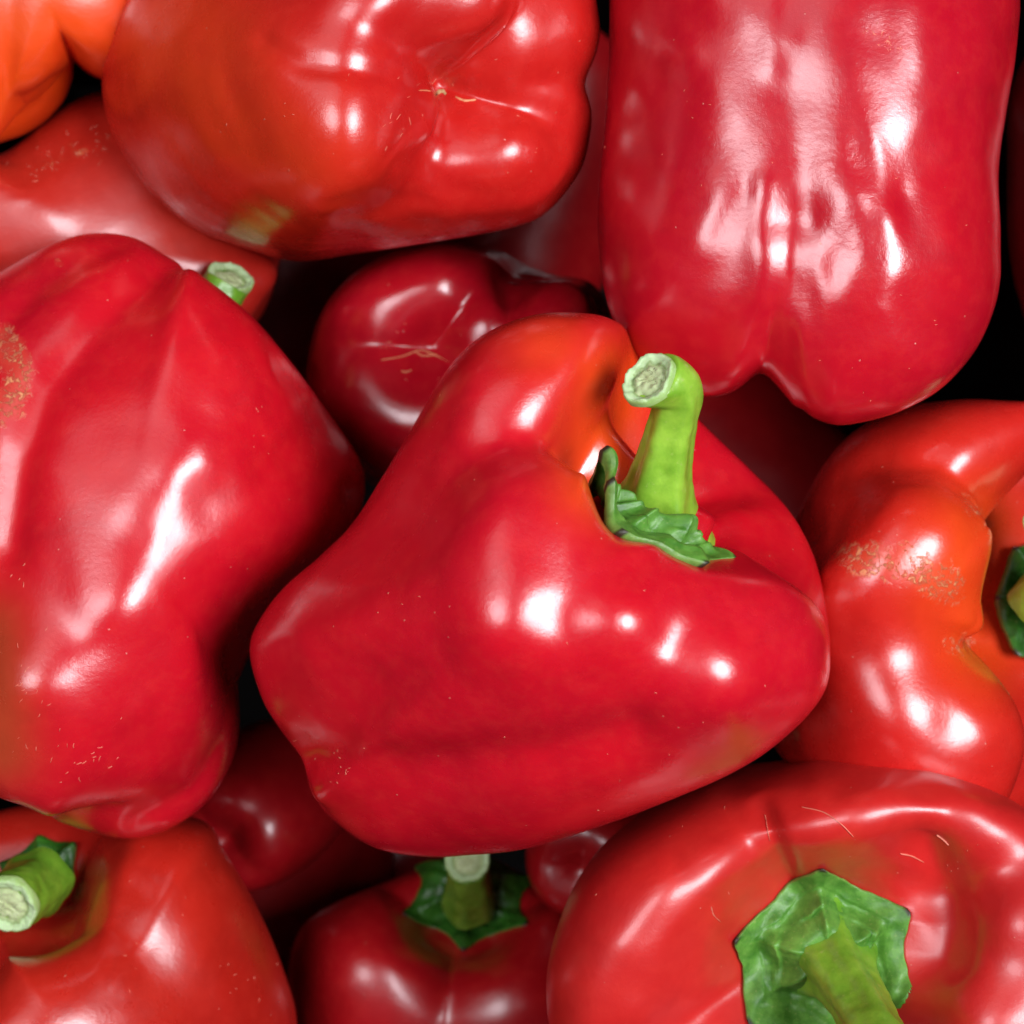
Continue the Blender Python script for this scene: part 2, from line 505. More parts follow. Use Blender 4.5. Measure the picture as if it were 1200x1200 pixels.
def plane_pt(p, x, y, shift=0.0):
    """point seen at a photograph pixel on the plane across the pepper's stem end"""
    o = np.array([0, 0, D]); d = unit(px2w(x, y, 0) - o)
    return o + d * (((p['top'] + p['a'] * shift - o) @ p['a']) / (d @ p['a']))

# ------------------------------------------------------------------ calyx, stem
def calyx(p, tips, mat=CALYX, centre=None, normal=None, lift=0.0012, collar=0.35, collar_h=0.0035, puff=0.0011, dip=0.80, seed=3, nth=200, nr=46, max_drop=0.010, curl=None, start=0.012, edge_t=0.0012, wr=0.011):
    """wrinkled leafy cap; tips = [(angle deg, radius px, rise mm)] round the normal"""
    a = unit(normal if normal is not None else p['a'])
    C = p['top'] if centre is None else centre
    e1 = np.array([1.0, 0, 0]) - a[0] * a; e1 = unit(e1); e2 = np.cross(a, e1)
    th = np.linspace(0, 2 * math.pi, nth, endpoint=False)
    ta = np.radians([t[0] for t in tips]) % (2 * math.pi)
    o = np.argsort(ta); ta = ta[o]; tr = np.array([t[1] for t in tips])[o]; tz = np.array([(t[2] if len(t) > 2 else 0) for t in tips])[o]
    aa = np.r_[ta[-1] - 2 * math.pi, ta, ta[0] + 2 * math.pi]; rr = np.r_[tr[-1], tr, tr[0]]; rz = np.r_[tz[-1], tz, tz[0]]
    i = np.clip(np.searchsorted(aa, th, side='right') - 1, 0, len(aa) - 2)
    span = aa[i + 1] - aa[i]; u = (th - aa[i]) / span
    # straight chord between two tips, pulled in a little by dip
    r0, r1 = rr[i], rr[i + 1]
    chord = r0 * r1 * np.sin(span) / (r0 * np.sin(u * span) + r1 * np.sin((1 - u) * span) + 1e-6)
    chord = np.where(span > 2.6, np.minimum(r0, r1), chord)
    lin = r0 * (1 - u) + r1 * u
    chord = np.minimum(chord, lin)
    tipw = np.minimum(u, 1 - u)
    rad = chord * (1 - (1 - dip) * np.sin(np.clip(u, 0, 1) * math.pi) ** 1.0)
    r_ = np.random.default_rng(seed)
    rad = rad * (1 + 0.007 * np.sin(th * 13 + r_.uniform(0, 6)) + 0.006 * np.sin(th * 31 + r_.uniform(0, 6)))
    rad = circ_smooth(rad, 0.8) * S
    rise = (rz[i] * (1 - smooth01(u)) + rz[i + 1] * smooth01(u)) * 0.001
    v = np.linspace(0.0, 1, nr)
    bv = bvh_of(p)
    V = []; edge = []
    plane = []
    for j in range(nr):
        rho = rad * v[j]
        P = C + (np.cos(th) * rho)[:, None] * e1 + (np.sin(th) * rho)[:, None] * e2
        h = np.zeros(nth)
        for q in range(nth):
            hit = bv.ray_cast(Vector(P[q] + a * start), Vector(-a), start + max_drop)
            h[q] = ((np.array(hit[0]) - P[q]) @ a) if hit[0] is not None else -max_drop
        plane.append(h)
    h = np.array(plane)
    hs = h.copy()
    for _ in range(10):
        hs = 0.5 * hs + 0.25 * (np.roll(hs, 1, 1) + np.roll(hs, -1, 1))
        hs[1:-1] = 0.5 * hs[1:-1] + 0.25 * (hs[:-2] + hs[2:])
    h = np.maximum(hs, h - 0.0006)
    col_ = collar_h * (1 - smooth01((v - collar * 0.55) / (collar * 0.75)))
    for j in range(nr):
        rho = rad * v[j]
        P = C + (np.cos(th) * rho)[:, None] * e1 + (np.sin(th) * rho)[:, None] * e2
        thick = lift * (1 - 0.55 * v[j] ** 4)
        w = 0.4 + 0.9 * sine_noise(P - C, wr, seed, 2) + 0.25 * sine_noise(P - C, 0.0035, seed + 9, 1)
        ph = puff * w * math.sin(math.pi * min(1, v[j] * 0.9 + 0.1)) * (1.0 if v[j] > collar else 0.3)
        rib_ = 0.0007 * np.exp(-(tipw * span / 0.13) ** 2) * smooth01(v[j] / 0.4)
        hh = h[j] + thick + col_[j] + ph + rib_ + rise * smooth01((v[j] - 0.35) / 0.65)
        # a crack line round the collar
        if abs(v[j] - collar * 1.25) < 0.05: hh = hh - 0.0004
        V.append(P + a * hh[:, None]); edge.append(np.full(nth, v[j]))
    top = np.array(V)
    # underside follows, thin at the margin
    bottom = top[-1] - a * edge_t
    c0 = top[0].mean(0)
    allv = np.vstack([top[1:].reshape(-1, 3), bottom, (bottom * 0.90 + 0.10 * c0) - a * edge_t, c0])
    nrr = nr - 1 + 2
    idx = np.arange(nrr * nth).reshape(nrr, nth); nx = np.roll(idx, -1, 1)
    F = np.stack([idx[:-1], idx[1:], nx[1:], nx[:-1]], -1).reshape(-1, 4).tolist()
    cidx = nrr * nth
    F += [[cidx, int(idx[0, j]), int(nx[0, j])] for j in range(nth)]
    ed = np.r_[np.array(edge)[1:].ravel(), np.ones(2 * nth), 0]
    ed = np.where(ed > 0.95, (ed - 0.95) * 20, 0) * 0.9
    tw = np.exp(-(tipw * span / 0.07) ** 2)
    dk = np.r_[(np.array(edge)[1:] * 0 + smooth01((np.array(edge)[1:] - 0.9) / 0.1) * tw[None, :]).ravel(), np.r_[tw, tw], 0]
    ring = np.array(edge)[1:]
    crk = np.exp(-((ring - collar * 1.28) / 0.03) ** 2) * (sine_noise(top[1:].reshape(-1, 3) - C, 0.012, seed + 4, 2).reshape(ring.shape) > 0.1)
    dk[:crk.size] = np.maximum(dk[:crk.size], crk.ravel() * 0.5)
    ob = make_mesh("calyx", allv, F, mat, p['root'], attrs={"edge": ed, "dark": dk})
    return ob, C + a * (h[0].mean() + lift + collar_h)

def tube(name, path, radii, mat, parent, ribs=5, rib=0.06, nth=64, n=70, seed=5, cut=None, cut_normal=None, flare=0.0, wob=0.03):
    """swept stem with soft ribs; path world points; cut adds a sawn end face as a part of the stem"""
    pr = np.hstack([np.asarray(path, float), np.asarray(radii, float)[:, None]])
    pr = resample([catmull(pr, 0)], n)[0]
    P = pr[:, :3]; rad = pr[:, 3]
    T = np.gradient(P, axis=0); T /= np.linalg.norm(T, axis=1)[:, None]
    if cut_normal is not None:
        cn = unit(cut_normal)
        for q in range(7):
            w = ((q + 1) / 7) ** 1.0
            T[n - 7 + q] = unit(T[n - 7 + q] * (1 - w) + cn * w)
    u = unit(np.cross(T[0], [0.3, 0.9, 0.2])); U = []
    for t in T:
        u = unit(u - (u @ t) * t); U.append(u)
    U = np.array(U); W = np.cross(T, U)
    th = np.linspace(0, 2 * math.pi, nth, endpoint=False)
    tt = np.linspace(0, 1, n)
    r_ = np.random.default_rng(seed); ph = r_.uniform(0, 6)
    rib = (rib * (1 - 0.8 * smooth01((tt - 0.55) / 0.4)))[:, None] if cut else rib
    rr = rad[:, None] * (1 + rib * np.cos(ribs * th[None, :] + ph + 0.8 * tt[:, None]) + wob * np.sin(2 * th[None, :] + 5 * tt[:, None]) + 0.007 * np.sin(9 * th[None, :] + 11 * tt[:, None]))
    V = P[:, None] + rr[..., None] * (np.cos(th)[None, :, None] * U[:, None] + np.sin(th)[None, :, None] * W[:, None])
    V0 = V.reshape(-1, 3)
    V0 = V0 + 0.00012 * np.stack([sine_noise(V0, 0.006, seed + k, 2) for k in range(3)], 1)
    idx = np.arange(n * nth).reshape(n, nth); nx = np.roll(idx, -1, 1)
    F = np.stack([idx[:-1], nx[:-1], nx[1:], idx[1:]], -1).reshape(-1, 4).tolist()
    endc = P[-1]
    V1 = np.vstack([V0, endc - T[-1] * 0.0006])
    F += [[n * nth, int(idx[-1, j]), int(nx[-1, j])] for j in range(nth)]
    z = np.zeros(len(V1))
    st = make_mesh(name, V1, F, mat, parent, attrs={"edge": z, "dark": z})
    if cut:
        ringE = V0[(n - 1) * nth:]
        cc = ringE.mean(0); k = 14; vv = []; ee = []
        for j in range(k):
            f = 1.0 - j / k
            lip = 0.0004 + 0.0006 * math.exp(-((f - 0.93) / 0.08) ** 2) - 0.0007 * math.exp(-((f - 0.6) / 0.06) ** 2)
            q = cc + (ringE - cc) * (f * 1.012)
            q = q + T[-1] * (lip + 0.0004 * (0.3 + f) * sine_noise(q, 0.006, seed + 20, 3) + 0.0002 * sine_noise(q, 0.0016, seed + 21, 2))[:, None]
            vv.append(q); ee.append(np.full(nth, f))
        # skirt so the face has thickness
        sk = cc + (ringE - cc) * 1.01 - T[-1] * 0.0006
        vv = [sk] + vv; ee = [np.ones(nth)] + ee
        A = np.vstack(vv + [cc[None] + T[-1] * 0.0004]); kk = len(vv)
        id2 = np.arange(kk * nth).reshape(kk, nth); nx2 = np.roll(id2, -1, 1)
        F2 = np.stack([id2[:-1], nx2[:-1], nx2[1:], id2[1:]], -1).reshape(-1, 4).tolist()
        F2 += [[kk * nth, int(id2[-1, j]), int(nx2[-1, j])] for j in range(nth)]
        o = make_mesh("cut_end", A, F2, CUT if cut is True else cut, st, attrs={"edge": np.r_[np.concatenate(ee), 0]})
    return st

def scratch(p, pts, width, mat=None, name="scar", height=0.00022):
    """dry scar line lying on the skin: photograph pixels dropped onto the body"""
    d = catmull([np.array(q, float) for q in pts], 0)
    d = resample([d], max(6, int(len(pts) * 6)))[0]
    W = [drop(p, x, y) for x, y in d]
    W = [w for w in W if w[0] is not None]
    if len(W) < 3: return
    P = np.array([w[0] for w in W]); N = np.array([w[1] for w in W])
    T = np.gradient(P, axis=0); T /= np.linalg.norm(T, axis=1)[:, None] + 1e-12
    B = np.cross(N, T)
    n = len(P); tt = np.linspace(0, 1, n)
    w = width * S * np.sqrt(np.clip(np.sin(math.pi * (tt * 0.94 + 0.03)), 0, 1))
    w = w * (0.55 + 0.45 * np.abs(np.sin(tt * 9 + pts[0][0])) ) * (0.8 + 0.4 * np.random.default_rng(int(pts[0][1])).uniform(size=n))
    V = np.vstack([P + B * w[:, None] * 0.5 - N * 0.0002, P + B * w[:, None] * 0.25 + N * height, P - B * w[:, None] * 0.25 + N * height, P - B * w[:, None] * 0.5 - N * 0.0002])
    F = []
    for r in range(3):
        for j in range(n - 1):
            F.append((r * n + j, r * n + j + 1, (r + 1) * n + j + 1, (r + 1) * n + j))
    return make_mesh(name, V, F, mat or CORK, p['root'])

def squiggles(p, zones, name, mat=None, seed=1):
    """fine dry marks scattered on the skin; zones = (points, spread px, count, length px, width px, wander)"""
    r = np.random.default_rng(seed); VV = []; FF = []; off = 0
    for pts, spread, count, length, width, wander in zones:
        pts = np.asarray(pts, float)
        for _ in range(count):
            i = r.integers(0, len(pts)); q = pts[i].copy()
            if len(pts) > 1:
                j = min(i + 1, len(pts) - 1); q = pts[i] + (pts[j] - pts[i]) * r.uniform()
            q = q + r.normal(size=2) * spread * r.uniform(0.3, 1)
            n = 5; L = length * r.uniform(0.35, 1.3); ang = r.uniform(0, 6.28) if wander > 0.3 else r.normal() * 0.35 + 2.2
            line = []
            for k in range(n):
                line.append(q.copy()); ang += r.normal() * wander; q = q + np.array([math.cos(ang), math.sin(ang)]) * L / (n - 1)
            W = [drop(p, x, y) for x, y in line]
            if any(w[0] is None for w in W): continue
            P = np.array([w[0] for w in W]); N = np.array([w[1] for w in W])
            T = np.gradient(P, axis=0); T /= np.linalg.norm(T, axis=1)[:, None] + 1e-12
            if np.abs(np.diff(P[:, 2])).max() > 0.003: continue
            B = np.cross(N, T); w = width * S * r.uniform(0.5, 1.3) * np.array([.35, .9, 1.1, .8, .25])
            h = 0.00011
            VV.append(np.vstack([P + B * w[:, None] * .5 - N * .0001, P + N * h, P - B * w[:, None] * .5 - N * .0001]))
            for a_ in range(2):
                for k in range(n - 1):
                    FF.append((off + a_ * n + k, off + a_ * n + k + 1, off + (a_ + 1) * n + k + 1, off + (a_ + 1) * n + k))
            off += 3 * n
    if VV:
        o = make_mesh(name, np.vstack(VV), FF, mat or CORK, p['root'])
        o["kind"] = "stuff"
        return o

# ------------------------------------------------------------------ black floor and walls, added to keep the gaps dark
t = NT("added_black"); t.co = t.coord()
t.link(t.mix(t.noise(60, 3), (0.004, 0.003, 0.003), (0.008, 0.006, 0.006)), t.bsdf.inputs["Base Color"])
t.bsdf.inputs["Specular IOR Level"].default_value = 0.1
t.bsdf.inputs["Roughness"].default_value = 0.7
FZ = -0.245
fl = make_mesh("added_black_floor", [(-.32, -.32, FZ), (.32, -.32, FZ), (.32, .32, FZ), (-.32, .32, FZ)], [(0, 1, 2, 3)], t.m)  # added black sheet behind the gaps
fl["kind"] = "structure"
for x0, y0, x1, y1 in ((-.145, -.152, -.135, .142), (.128, -.152, .138, .142), (-.135, -.152, .128, -.142), (-.135, .132, .128, .142)):  # added walls, mostly out of view, block light from the sides
    v = [(x, y, z) for z in (FZ + 0.001, 0.004) for x, y in ((x0, y0), (x1, y0), (x1, y1), (x0, y1))]
    cw = make_mesh("light_block_wall", v, [(0, 3, 2, 1), (4, 5, 6, 7), (0, 1, 5, 4), (1, 2, 6, 5), (2, 3, 7, 6), (3, 0, 4, 7)], t.m, smooth=False)
    cw["kind"] = "structure"

# ------------------------------------------------------------------ the peppers
# the big one in the middle
p1 = pepper('centre', "large glossy red pepper in the middle with a bright green upright stem",
    (570, 705), 0.010, 285, 300, (0.765, 0.53, 0.36),
    [(-2, 1.03, -0.18, 0.10, (.12, .45)), (58, 1.02, 0.08, 0.0, (.3, .5)), (122, 0.96, 0.0, 0.0, .8), (186, .95, 0.0, 0.0, .6), (-84, 1.02, 0.06, -0.1, (1.15, .25))],
    lobe_prof=[(0, .88), (.10, .87), (.20, .81), (.30, .77), (.42, .88)] + LOBE[5:], groove_prof=[(0, .88), (.10, .86), (.20, .77), (.29, .66), (.40, .70)] + GROOVE[5:], crease=5,
    skin='red', outline=[(293,770),(298,735),(330,690),(375,650),(415,610),(450,555),(485,495),(520,435),(560,395),(610,372),(660,366),(715,373),(755,405),(790,450),(818,490),(870,540),(920,590),(950,640),(965,690),(973,750),(970,800),(945,840),(900,880),(850,910),(780,940),(700,970),(620,995),(560,1003),(500,1006),(440,995),(395,965),(365,930),(353,890),(335,865),(310,825)],
    ocentre=(640, 690), strokes=[([(420,765),(600,745),(730,735),(850,785)], 90, 1.0), ([(585,742)], 62, 2.4), ([(728,730)], 50, 2.4), ([(842,800)], 58, 3.6), ([(790,745)], 30, -.8), ([(655,725)], 34, -.9),
        ([(370,770)], 50, 1.0), ([(520,410),(640,420)], 14, -.4), ([(352,888),(420,898),(520,898),(640,886),(740,860)], 30, -1.6)], dents=[([(420,820),(560,560),(720,860),(520,860)], 70, 18, 38, .2)],
    tints=[([(720, 440), (700, 560)], 48, .95), ([(640, 400)], 60, .45)], seed=11)

p2 = pepper('top', "red pepper at the top edge with its star-creased blossom end facing up",
    (426, 86), -0.018, 275, 280, (-0.50, 0.26, -0.82),
    [(-48, 1.05, 0, .05, .65), (45, 1.0, 0, .0, .65), (130, 1.0, 0, .0, .65), (-145, 1.0, 0, .0, .6)], skin='warm',
    outline=[(120,110),(125,60),(145,0),(200,-80),(330,-130),(470,-140),(600,-110),(680,-50),(702,20),(700,60),(690,85),(686,100),(692,120),(693,150),(680,200),(640,250),(590,270),(500,285),(420,297),(350,307),(280,290),(220,265),(170,220),(135,165)],
    strokes=[([(400,190)], 65, 3.2), ([(606,175)], 46, 3.0), ([(420,15)], 60, 3.0), ([(575,15)], 52, 3.0), ([(220,80)], 70, 1.5), ([(450,88),(400,80),(350,74),(310,50)], 13, -.7), ([(500,150),(488,210),(470,280)], 36, -2.0)], dents=[([(400,180),(600,170),(450,40),(580,30)], 60, 24, 26, .25)],
    tints=[([(230, 60), (260, 150), (330, 210)], 95, .4)], seed=12, crease=9, lobe_prof=LOBE[:-5] + [(.43, -1.0), (.27, -.975), (.15, -.89), (.075, -.79), (.03, -.72), (0, -.705)], groove_prof=GROOVE[:-5] + [(.33, -.82), (.20, -.80), (.11, -.765), (.06, -.735), (.03, -.712), (0, -.705)])

p3 = pepper('top_right', "crimson pepper lying on its side at top right, streaked with broad white glints",
    (940, 170), 0.0, 240, 330, (0.0, 1.0, -0.10),
    [(-63, 1.0, 0, .0, .75), (40, 1.0, 0, .08, .8), (170, 1.0, 0, -.3, .8)], skin='crim',
    outline=[(712,60),(708,150),(702,210),(700,270),(708,340),(730,400),(770,445),(820,465),(860,462),(890,440),(905,448),(930,475),(970,497),(1010,495),(1060,480),(1110,450),(1150,400),(1170,340),(1172,270),(1170,200),(1180,130),(1192,60),(1195,-20),(1170,-130),(1050,-180),(900,-180),(760,-140),(716,-30)],
    ocentre=(940, 200), strokes=[([(780,300),(1100,300)], 90, .9), ([(905,-20),(905,80)], 13, .25), ([(893,215),(890,350)], 13, .28), ([(1045,260),(1035,360)], 18, .35)],
    dents=[([(840,230),(960,250),(1050,290),(1060,220),(900,290)], 42, 46, 18, .34, 1.5, 1.7), ([(830,40),(960,40),(1070,60)], 36, 14, 22, .30, 1.5, 1.4), ([(900,140),(1040,150),(800,330)], 60, 16, 24, .2)],
    ripples=[([(820,200),(900,230)], 60, .6), ([(980,160),(980,280)], 60, .8), ([(1050,230),(1040,340)], 50, .6)], seed=13)

p4 = pepper('left', "long scuffed red pepper at the left edge with deep lengthwise folds",
    (150, 640), -0.020, 250, 350, (0.38, 0.89, -0.22),
    [(16, 1.05, 0.0, .02, (.2, .6)), (122, 1.0, 0, .05, (.8,.4)), (-160, 1, 0, 0, (.8,.2)), (-102, 1.0, 0.0, 0, (.8,.15)), (-55, .98, 0.03, 0.0, (.7,.1))], skin='red',
    outline=[(-120,600),(-100,430),(-30,340),(0,318),(60,285),(110,273),(160,279),(210,308),(240,325),(290,365),(330,410),(375,470),(422,540),(425,595),(400,645),(350,695),(308,743),(282,795),(284,840),(275,890),(245,940),(200,972),(150,983),(90,970),(30,945),(0,935),(-60,900),(-110,780)],
    crease=5, strokes=[([(175,322),(100,395),(52,460),(25,540),(12,640)], 22, -1.3), ([(145,279),(90,303),(40,338),(0,382)], 18, -1.2), ([(265,500),(190,590),(150,700),(125,810)], 100, 2.0), ([(150,700)], 45, .9), ([(240,530)], 35, .7), ([(205,545)], 30, .5), ([(160,635)], 26, -.35), ([(145,720)], 40, .5), ([(245,600)], 30, -.5), ([(285,560)], 16, .35), ([(165,835)], 18, .35), ([(38,800)], 55, 3.2), ([(282,800),(272,860),(230,930),(160,966)], 14, -1.6)],
    greens=[([(-10, 740), (0, 880)], 45, .35)], scars=[([(5, 400), (25, 440), (5, 480)], 34, .9), ([(70,308)], 12, .8), ([(58,415)], 12, .7)],
    ripples=[([(230,500),(290,520),(300,600)], 40, .5), ([(110,790),(170,820)], 40, .5)], dents=[([(260,560),(230,620),(280,500)], 40, 26, 17, .2), ([(60,450),(90,650)], 60, 10, 34, .25)], seed=14)

p5 = pepper('right', "orange-red pepper at the right edge with corky scuff marks and a green calyx",
    (940, 700), -0.030, 250, 230, (0.90, 0.03, 0.41),
    [(-16, 1.0, -0.02, 0, (.9,.3)), (45, 1.05, 0.04, 0), (120, 1, 0, 0), (-160, 1, 0, 0), (-80, 1.0, 0.15, 0, .9)], skin='warm',
    outline=[(935,600),(960,550),(1000,505),(1050,480),(1120,468),(1200,470),(1245,500),(1262,580),(1262,660),(1262,740),(1262,820),(1250,890),(1205,950),(1130,985),(1000,960),(910,880),(870,780),(890,670)],
    ocentre=(1080, 720), osm=16, crease=6, strokes=[([(960,560),(1040,540),(1100,548),(1140,580)], 20, -1.5), ([(1105,610)], 60, 2.5), ([(1000,735),(1150,735)], 40, -1.2), ([(1075,835)], 60, 1.5), ([(1160,850)], 45, 1.5), ([(1118,850)], 25, -.6)],
    tints=[([(1140, 620), (1120, 660), (1140, 760)], 62, .65)], scars=[([(1000,655),(1060,660),(1110,690)], 34, .9), ([(1125,755)], 30, .8), ([(1140,600)], 16, .8)], seed=15)

p6 = pepper('bottom_right', "red pepper at bottom right seen from the stem end with a five-pointed green calyx",
    (921, 1040), -0.022, 300, 290, (0.05, -0.10, 0.99),
    [(165, 1.0, 0.0, 0, (.9,.8)), (262, 1.0, 0.0, 0, .7), (335, 1.0, 0.0, 0, .8), (76, .88, 0.20, 0, .5)], skin='satin',
    lobe_prof=[(0, .60), (.12, .60), (.26, .645), (.38, .75), (.50, .86), (.66, .95)] + LOBE[6:], groove_prof=[(0, .60), (.12, .59), (.25, .60), (.35, .63), (.46, .69), (.58, .74)] + GROOVE[6:],
    strokes=[([(890,940),(905,985),(930,1040)], 13, -1.6), ([(1085,1010),(1105,1080),(1095,1120)], 42, -5.0), ([(1160,1200)], 55, 5.0), ([(1195,1080)], 50, 3.5)], dents=[([(760,1030),(900,940),(1050,950),(1130,960)], 50, 40, 26, .6)],
    outline=[(640,1160),(655,1080),(690,1010),(740,960),(800,920),(860,900),(930,890),(1000,888),(1080,897),(1150,920),(1200,945),(1270,1000),(1310,1100),(1300,1220),(1220,1330),(1080,1390),(900,1380),(740,1330),(660,1250)], ocentre=(960, 1140), seed=16)

p7 = pepper('bottom_left', "dark red pepper in the bottom left corner with a pale cut stem",
    (90, 1225), -0.040, 250, 270, (-0.20, 0.88, 0.43),
    [(5, 1.0, -.10, 0, .5), (95, 1, 0, 0, .7), (180, 1, 0, 0), (-90, 1, 0, 0)], skin='dimmed',
    outline=[(-125,1230),(-115,1060),(-60,980),(20,945),(120,940),(235,960),(265,1000),(300,1060),(330,1130),(348,1200),(340,1300),(260,1380),(80,1400),(-70,1370)], seed=17)

p8 = pepper('behind', "shaded dark red pepper behind the middle one with a pale cracked blossom end",
    (540, 440), -0.080, 200, 230, (0.15, -0.10, -0.98),
    [(170, 1, 0, 0, .7), (-95, 1, 0, 0, .7), (10, 1, 0, 0, .6)], skin='crim', crease=6,
    outline=[(360,430),(375,370),(410,325),(460,295),(520,284),(580,292),(620,312),(650,322),(690,330),(715,365),(730,430),(700,540),(600,600),(480,590),(400,540),(365,480)], strokes=[([(612,300),(598,360),(575,420)], 26, -4.0), ([(450,390)], 60, 1.5), ([(665,365)], 50, 5.0)], seed=18)

p9 = pepper('bottom_middle', "shadowed dark red pepper at the bottom middle with a dark green calyx",
    (530, 1128), -0.100, 190, 200, (0.10, 0.60, 0.79),
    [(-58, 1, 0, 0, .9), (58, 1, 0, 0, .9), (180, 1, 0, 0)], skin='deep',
    outline=[(340,1120),(360,1080),(400,1055),(450,1035),(550,1000),(640,1040),(668,1070),(690,1130),(690,1250),(600,1340),(450,1350),(350,1260),(338,1180)], ocentre=(515,1180), seed=19)

p10 = pepper('orange', "bright orange pepper in the top left corner showing two rounded lobes",
    (60, -30), -0.030, 165, 200, (0.15, 0.95, 0.0),
    [(-55, 1, 0, 0.1, 1.0), (50, 1, 0, -.2), (180, 1, 0, 0)], skin='orange',
    outline=[(-120,0),(-100,110),(-50,160),(0,168),(45,150),(75,120),(88,85),(84,70),(100,85),(130,95),(180,80),(210,0),(190,-120),(60,-230),(-90,-160)], ocentre=(50,-10), seed=20)

p11 = pepper('upper_left', "dull red pepper with a hazy bloom below the orange one at the left edge",
    (90, 290), -0.058, 200, 240, (-0.9, 0.3, 0.1),
    [(0, 1, 0, 0, .3), (90, 1, 0, 0), (-90, 1, 0, 0, .4), (180, 1, 0, 0)], skin='dull',
    outline=[(-150,250),(-80,190),(0,180),(40,150),(80,120),(125,105),(200,110),(290,170),(330,280),(280,400),(100,450),(-100,400)], scars=[([(0,215),(60,190),(120,160)], 25, .5)], seed=21)

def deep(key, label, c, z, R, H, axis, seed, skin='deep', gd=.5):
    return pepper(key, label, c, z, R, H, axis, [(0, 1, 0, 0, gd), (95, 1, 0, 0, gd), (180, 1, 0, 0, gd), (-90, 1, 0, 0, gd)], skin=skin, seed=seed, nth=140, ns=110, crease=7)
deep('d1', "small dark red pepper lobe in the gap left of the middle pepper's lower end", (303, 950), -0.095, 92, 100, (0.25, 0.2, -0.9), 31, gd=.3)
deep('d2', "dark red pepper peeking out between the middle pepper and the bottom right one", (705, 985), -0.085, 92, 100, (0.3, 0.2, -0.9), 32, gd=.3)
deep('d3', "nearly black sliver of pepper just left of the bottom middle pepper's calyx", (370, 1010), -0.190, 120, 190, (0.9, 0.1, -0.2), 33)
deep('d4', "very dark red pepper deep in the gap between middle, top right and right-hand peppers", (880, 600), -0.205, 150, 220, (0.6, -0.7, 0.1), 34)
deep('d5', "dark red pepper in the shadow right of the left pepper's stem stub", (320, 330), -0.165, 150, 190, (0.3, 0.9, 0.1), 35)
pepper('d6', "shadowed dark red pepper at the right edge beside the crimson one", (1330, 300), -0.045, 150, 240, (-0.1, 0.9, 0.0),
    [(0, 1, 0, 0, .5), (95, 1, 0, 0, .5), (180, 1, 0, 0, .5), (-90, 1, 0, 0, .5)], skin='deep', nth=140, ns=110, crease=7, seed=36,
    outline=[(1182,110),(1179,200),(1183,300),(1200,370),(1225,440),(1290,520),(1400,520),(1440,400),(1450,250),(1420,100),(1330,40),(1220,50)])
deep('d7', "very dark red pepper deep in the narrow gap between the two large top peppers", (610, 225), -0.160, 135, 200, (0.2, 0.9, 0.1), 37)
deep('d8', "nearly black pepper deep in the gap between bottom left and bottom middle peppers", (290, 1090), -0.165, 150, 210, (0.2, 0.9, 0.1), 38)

# ------------------------------------------------------------------ calyxes and stems
def path(base_z, pts):
    return [px2w(x, y, base_z + dz * 0.001) for x, y, dz in pts]

# p1 stem
calyx(p1, [(-14, 92, -1), (30, 74, 1), (100, 80, 1), (172, 90, 6), (200, 78, 3), (240, 84, 0), (300, 88, 0)], seed=41, mat=CALYX_LIGHT, puff=0.0014, dip=.9, lift=.0022, edge_t=.0014, wr=.008, collar=.5, collar_h=.006, centre=plane_pt(p1, 758, 604))
tz = p1['top'][2]
tube("stem", path(tz, [(762, 640, -2), (766, 605, 3), (774, 565, 7), (782, 525, 10), (790, 490, 12.5), (795, 462, 15), (783, 448, 17), (762, 446, 18.5)]),
     np.array([66, 48, 33, 27, 25, 26, 28, 30]) * S, STEM, p1['root'], seed=51, rib=.09, cut=True, cut_normal=(-0.50, 0.52, 0.69))

calyx(p6, [(94, 98, 0), (26, 106, 0), (-26, 104, 0), (173, 106, 0), (223, 122, 0), (-80, 122, 0)], seed=43, mat=CALYX_LIGHT, puff=0.0017, dip=.92, wr=.0085, lift=.002, edge_t=.0014, collar=.55, collar_h=.0065)
tz = p6['top'][2]
tube("stem", path(tz, [(968, 1108, -1), (975, 1122, 4), (988, 1144, 11), (1008, 1178, 18), (1026, 1210, 25), (1050, 1255, 34)]),
     np.array([72, 50, 36, 32, 31, 33]) * S, STEM_MID, p6['root'], seed=53, ribs=5, rib=.1, cut=True, cut_normal=(0.4, -0.5, 0.7))

calyx(p7, [(0, 44, 1), (45, 62, 1), (100, 60, 0), (160, 62, 0), (220, 60, 0), (275, 50, 0), (320, 46, 1)], mat=CALYX_DARK, seed=44, centre=drop(p7, 52, 1032)[0], normal=(-0.1, 0.5, 0.86), dip=.92)
tz = p7['top'][2]
tube("stem", path(tz, [(44, 1034, -1), (36, 1040, 4), (27, 1047, 9), (16, 1055, 13), (10, 1059, 15)]),
     np.array([44, 37, 36, 37, 39]) * S, STEM_MID, p7['root'], seed=54, cut=True, cut_normal=(-0.15, -0.45, 0.88))

calyx(p5, [(15, 80, 1), (70, 75, 1), (125, 72, 2), (185, 64, 3), (235, 92, 3), (275, 100, 2), (325, 85, 1)], mat=CALYX_DARK, seed=45, centre=drop(p5, 1208, 692)[0], normal=(0.30, -0.05, 0.95), lift=.0025, puff=.0014, dip=.95, start=.02)
tz = p5['top'][2]
tube("stem", path(tz, [(1222, 705, 0), (1238, 684, 6), (1248, 655, 11), (1246, 625, 14), (1236, 611, 16)]),
     np.array([42, 34, 30, 31, 36]) * S, STEM, p5['root'], seed=55, cut=True, cut_normal=(-0.3, 0.5, 0.75))

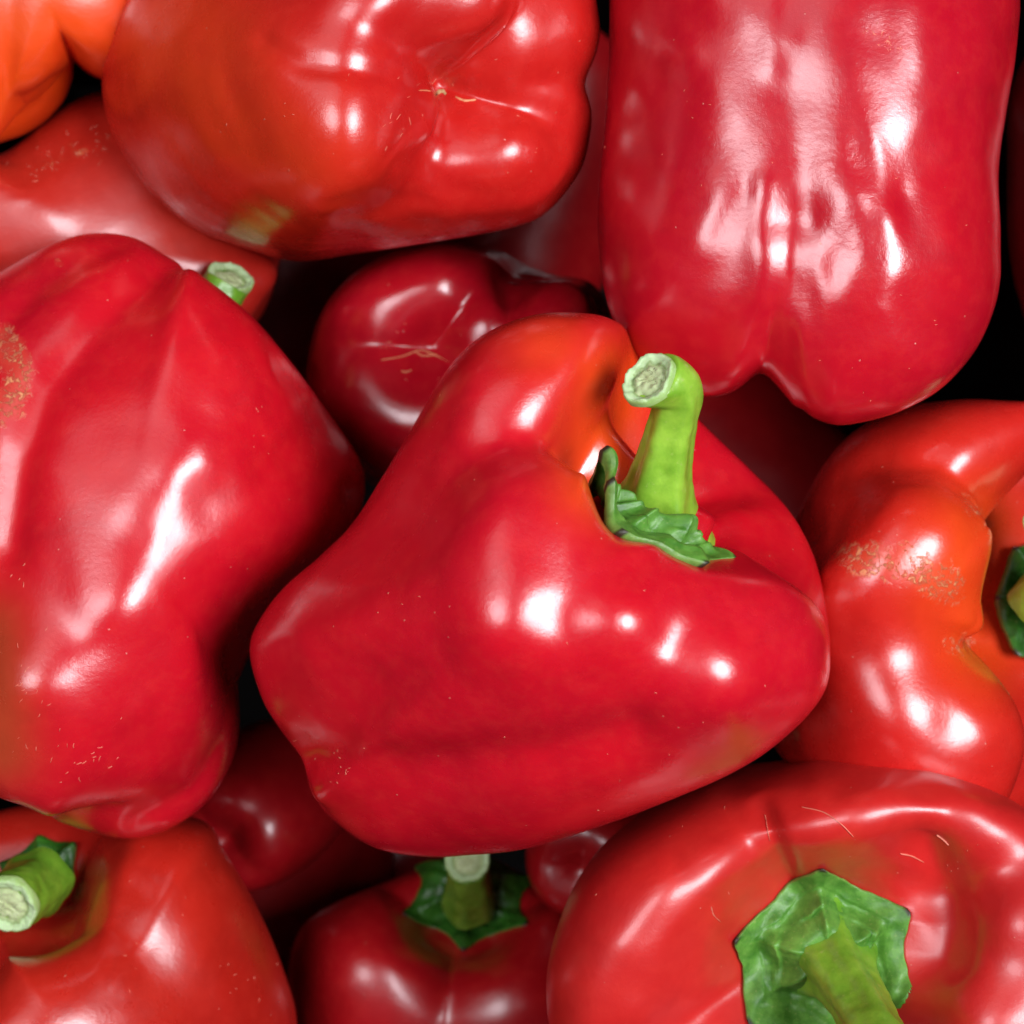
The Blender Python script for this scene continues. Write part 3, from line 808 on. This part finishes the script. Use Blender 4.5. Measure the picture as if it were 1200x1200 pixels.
calyx(p4, [(20, 80, 0), (80, 80, 0), (140, 80, 0), (200, 80, 0), (265, 80, 0), (320, 80, 0)], mat=CALYX, seed=46)
tz = p4['top'][2]
tube("stem", path(tz, [(238, 376, 0), (252, 354, 0), (262, 339, 0), (269, 327, 0)]),
     np.array([38, 33, 30, 29]) * S, STEM_MID, p4['root'], seed=56, cut=CUT_DULL, cut_normal=(0.36, 0.66, 0.62))

calyx(p9, [(20, 108, 0), (80, 100, 0), (140, 105, 0), (205, 108, 0), (265, 98, 0), (320, 105, 0)], mat=CALYX_DARK, seed=47, centre=plane_pt(p9, 550, 1048))
tz = p9['top'][2]
tube("stem", path(tz, [(550, 1060, 0), (550, 1042, 7), (549, 1024, 12), (548, 1008, 15)]),
     np.array([38, 32, 30, 31]) * S, STEM_DARK, p9['root'], seed=57, cut=True, cut_normal=(0.0, 0.35, 0.9))

# ------------------------------------------------------------------ scars, flecks and blossom ends
squiggles(p4, [([(20, 640), (30, 800)], 18, 20, 5, 1.2, .2), ([(50, 860), (100, 890)], 40, 26, 6, 1.1, .2), ([(300, 470), (302, 515)], 9, 7, 4, 1.0, .8)], "fleck", FLECK, seed=62)
for pp, z_ in ((p1, [([(450, 700), (800, 850)], 130, 26, 3, 1.1, .8), ([(330, 860), (400, 900)], 20, 14, 4, 1.3, .8)]), (p2, [([(300, 150), (640, 150)], 90, 26, 3, 1.1, .8), ([(545, 70), (470, 140)], 14, 14, 7, .8, .15)]),
               (p3, [([(800, 100), (1080, 400)], 120, 26, 3, 1.1, .8), ([(1020, 30), (1050, 55)], 8, 26, 5, 1.5, .9)]), (p6, [([(720, 1000), (1150, 980)], 70, 20, 3, 1.1, .8)]), (p5, [([(980, 580), (1150, 900)], 70, 18, 3, 1.1, .8)]),
               (p7, [([(100, 1100), (280, 1150)], 60, 25, 4, 1.2, .8)]), (p11, [([(20, 210), (110, 165)], 22, 40, 7, 1.1, 1.0)]), (p8, [([(420, 380), (520, 480)], 50, 14, 5, 1.3, .8)])):
    squiggles(pp, z_, "fleck", FLECK, seed=70)
for pts, w_ in (([(940, 946), (965, 952), (985, 965), (1000, 980)], 2.0), ([(1055, 1000), (1068, 1003), (1082, 1010)], 2.4), ([(1098, 978), (1106, 984), (1112, 990)], 1.8), ([(833, 1062), (836, 1072), (844, 1080)], 2.2), ([(897, 955), (899, 968), (902, 985)], 1.8)):
    scratch(p6, pts, w_ * .7, FLECK)
for pts, w_ in (([(447, 422), (470, 418), (490, 411), (502, 413), (526, 424)], 1.9), ([(486, 412), (496, 417), (512, 416)], 1.6), ([(470, 435), (476, 436), (482, 434)], 2.0)):
    scratch(p8, pts, w_)
scratch(p2, [(511, 111), (517, 106), (523, 111)], 8.0, BLOSSOM, "blossom_scar")
for pts, w_ in (([(534, 114), (545, 118), (558, 117)], 4.0), ([(490, 106), (498, 106), (504, 107)], 2.0)):
    scratch(p2, pts, w_)
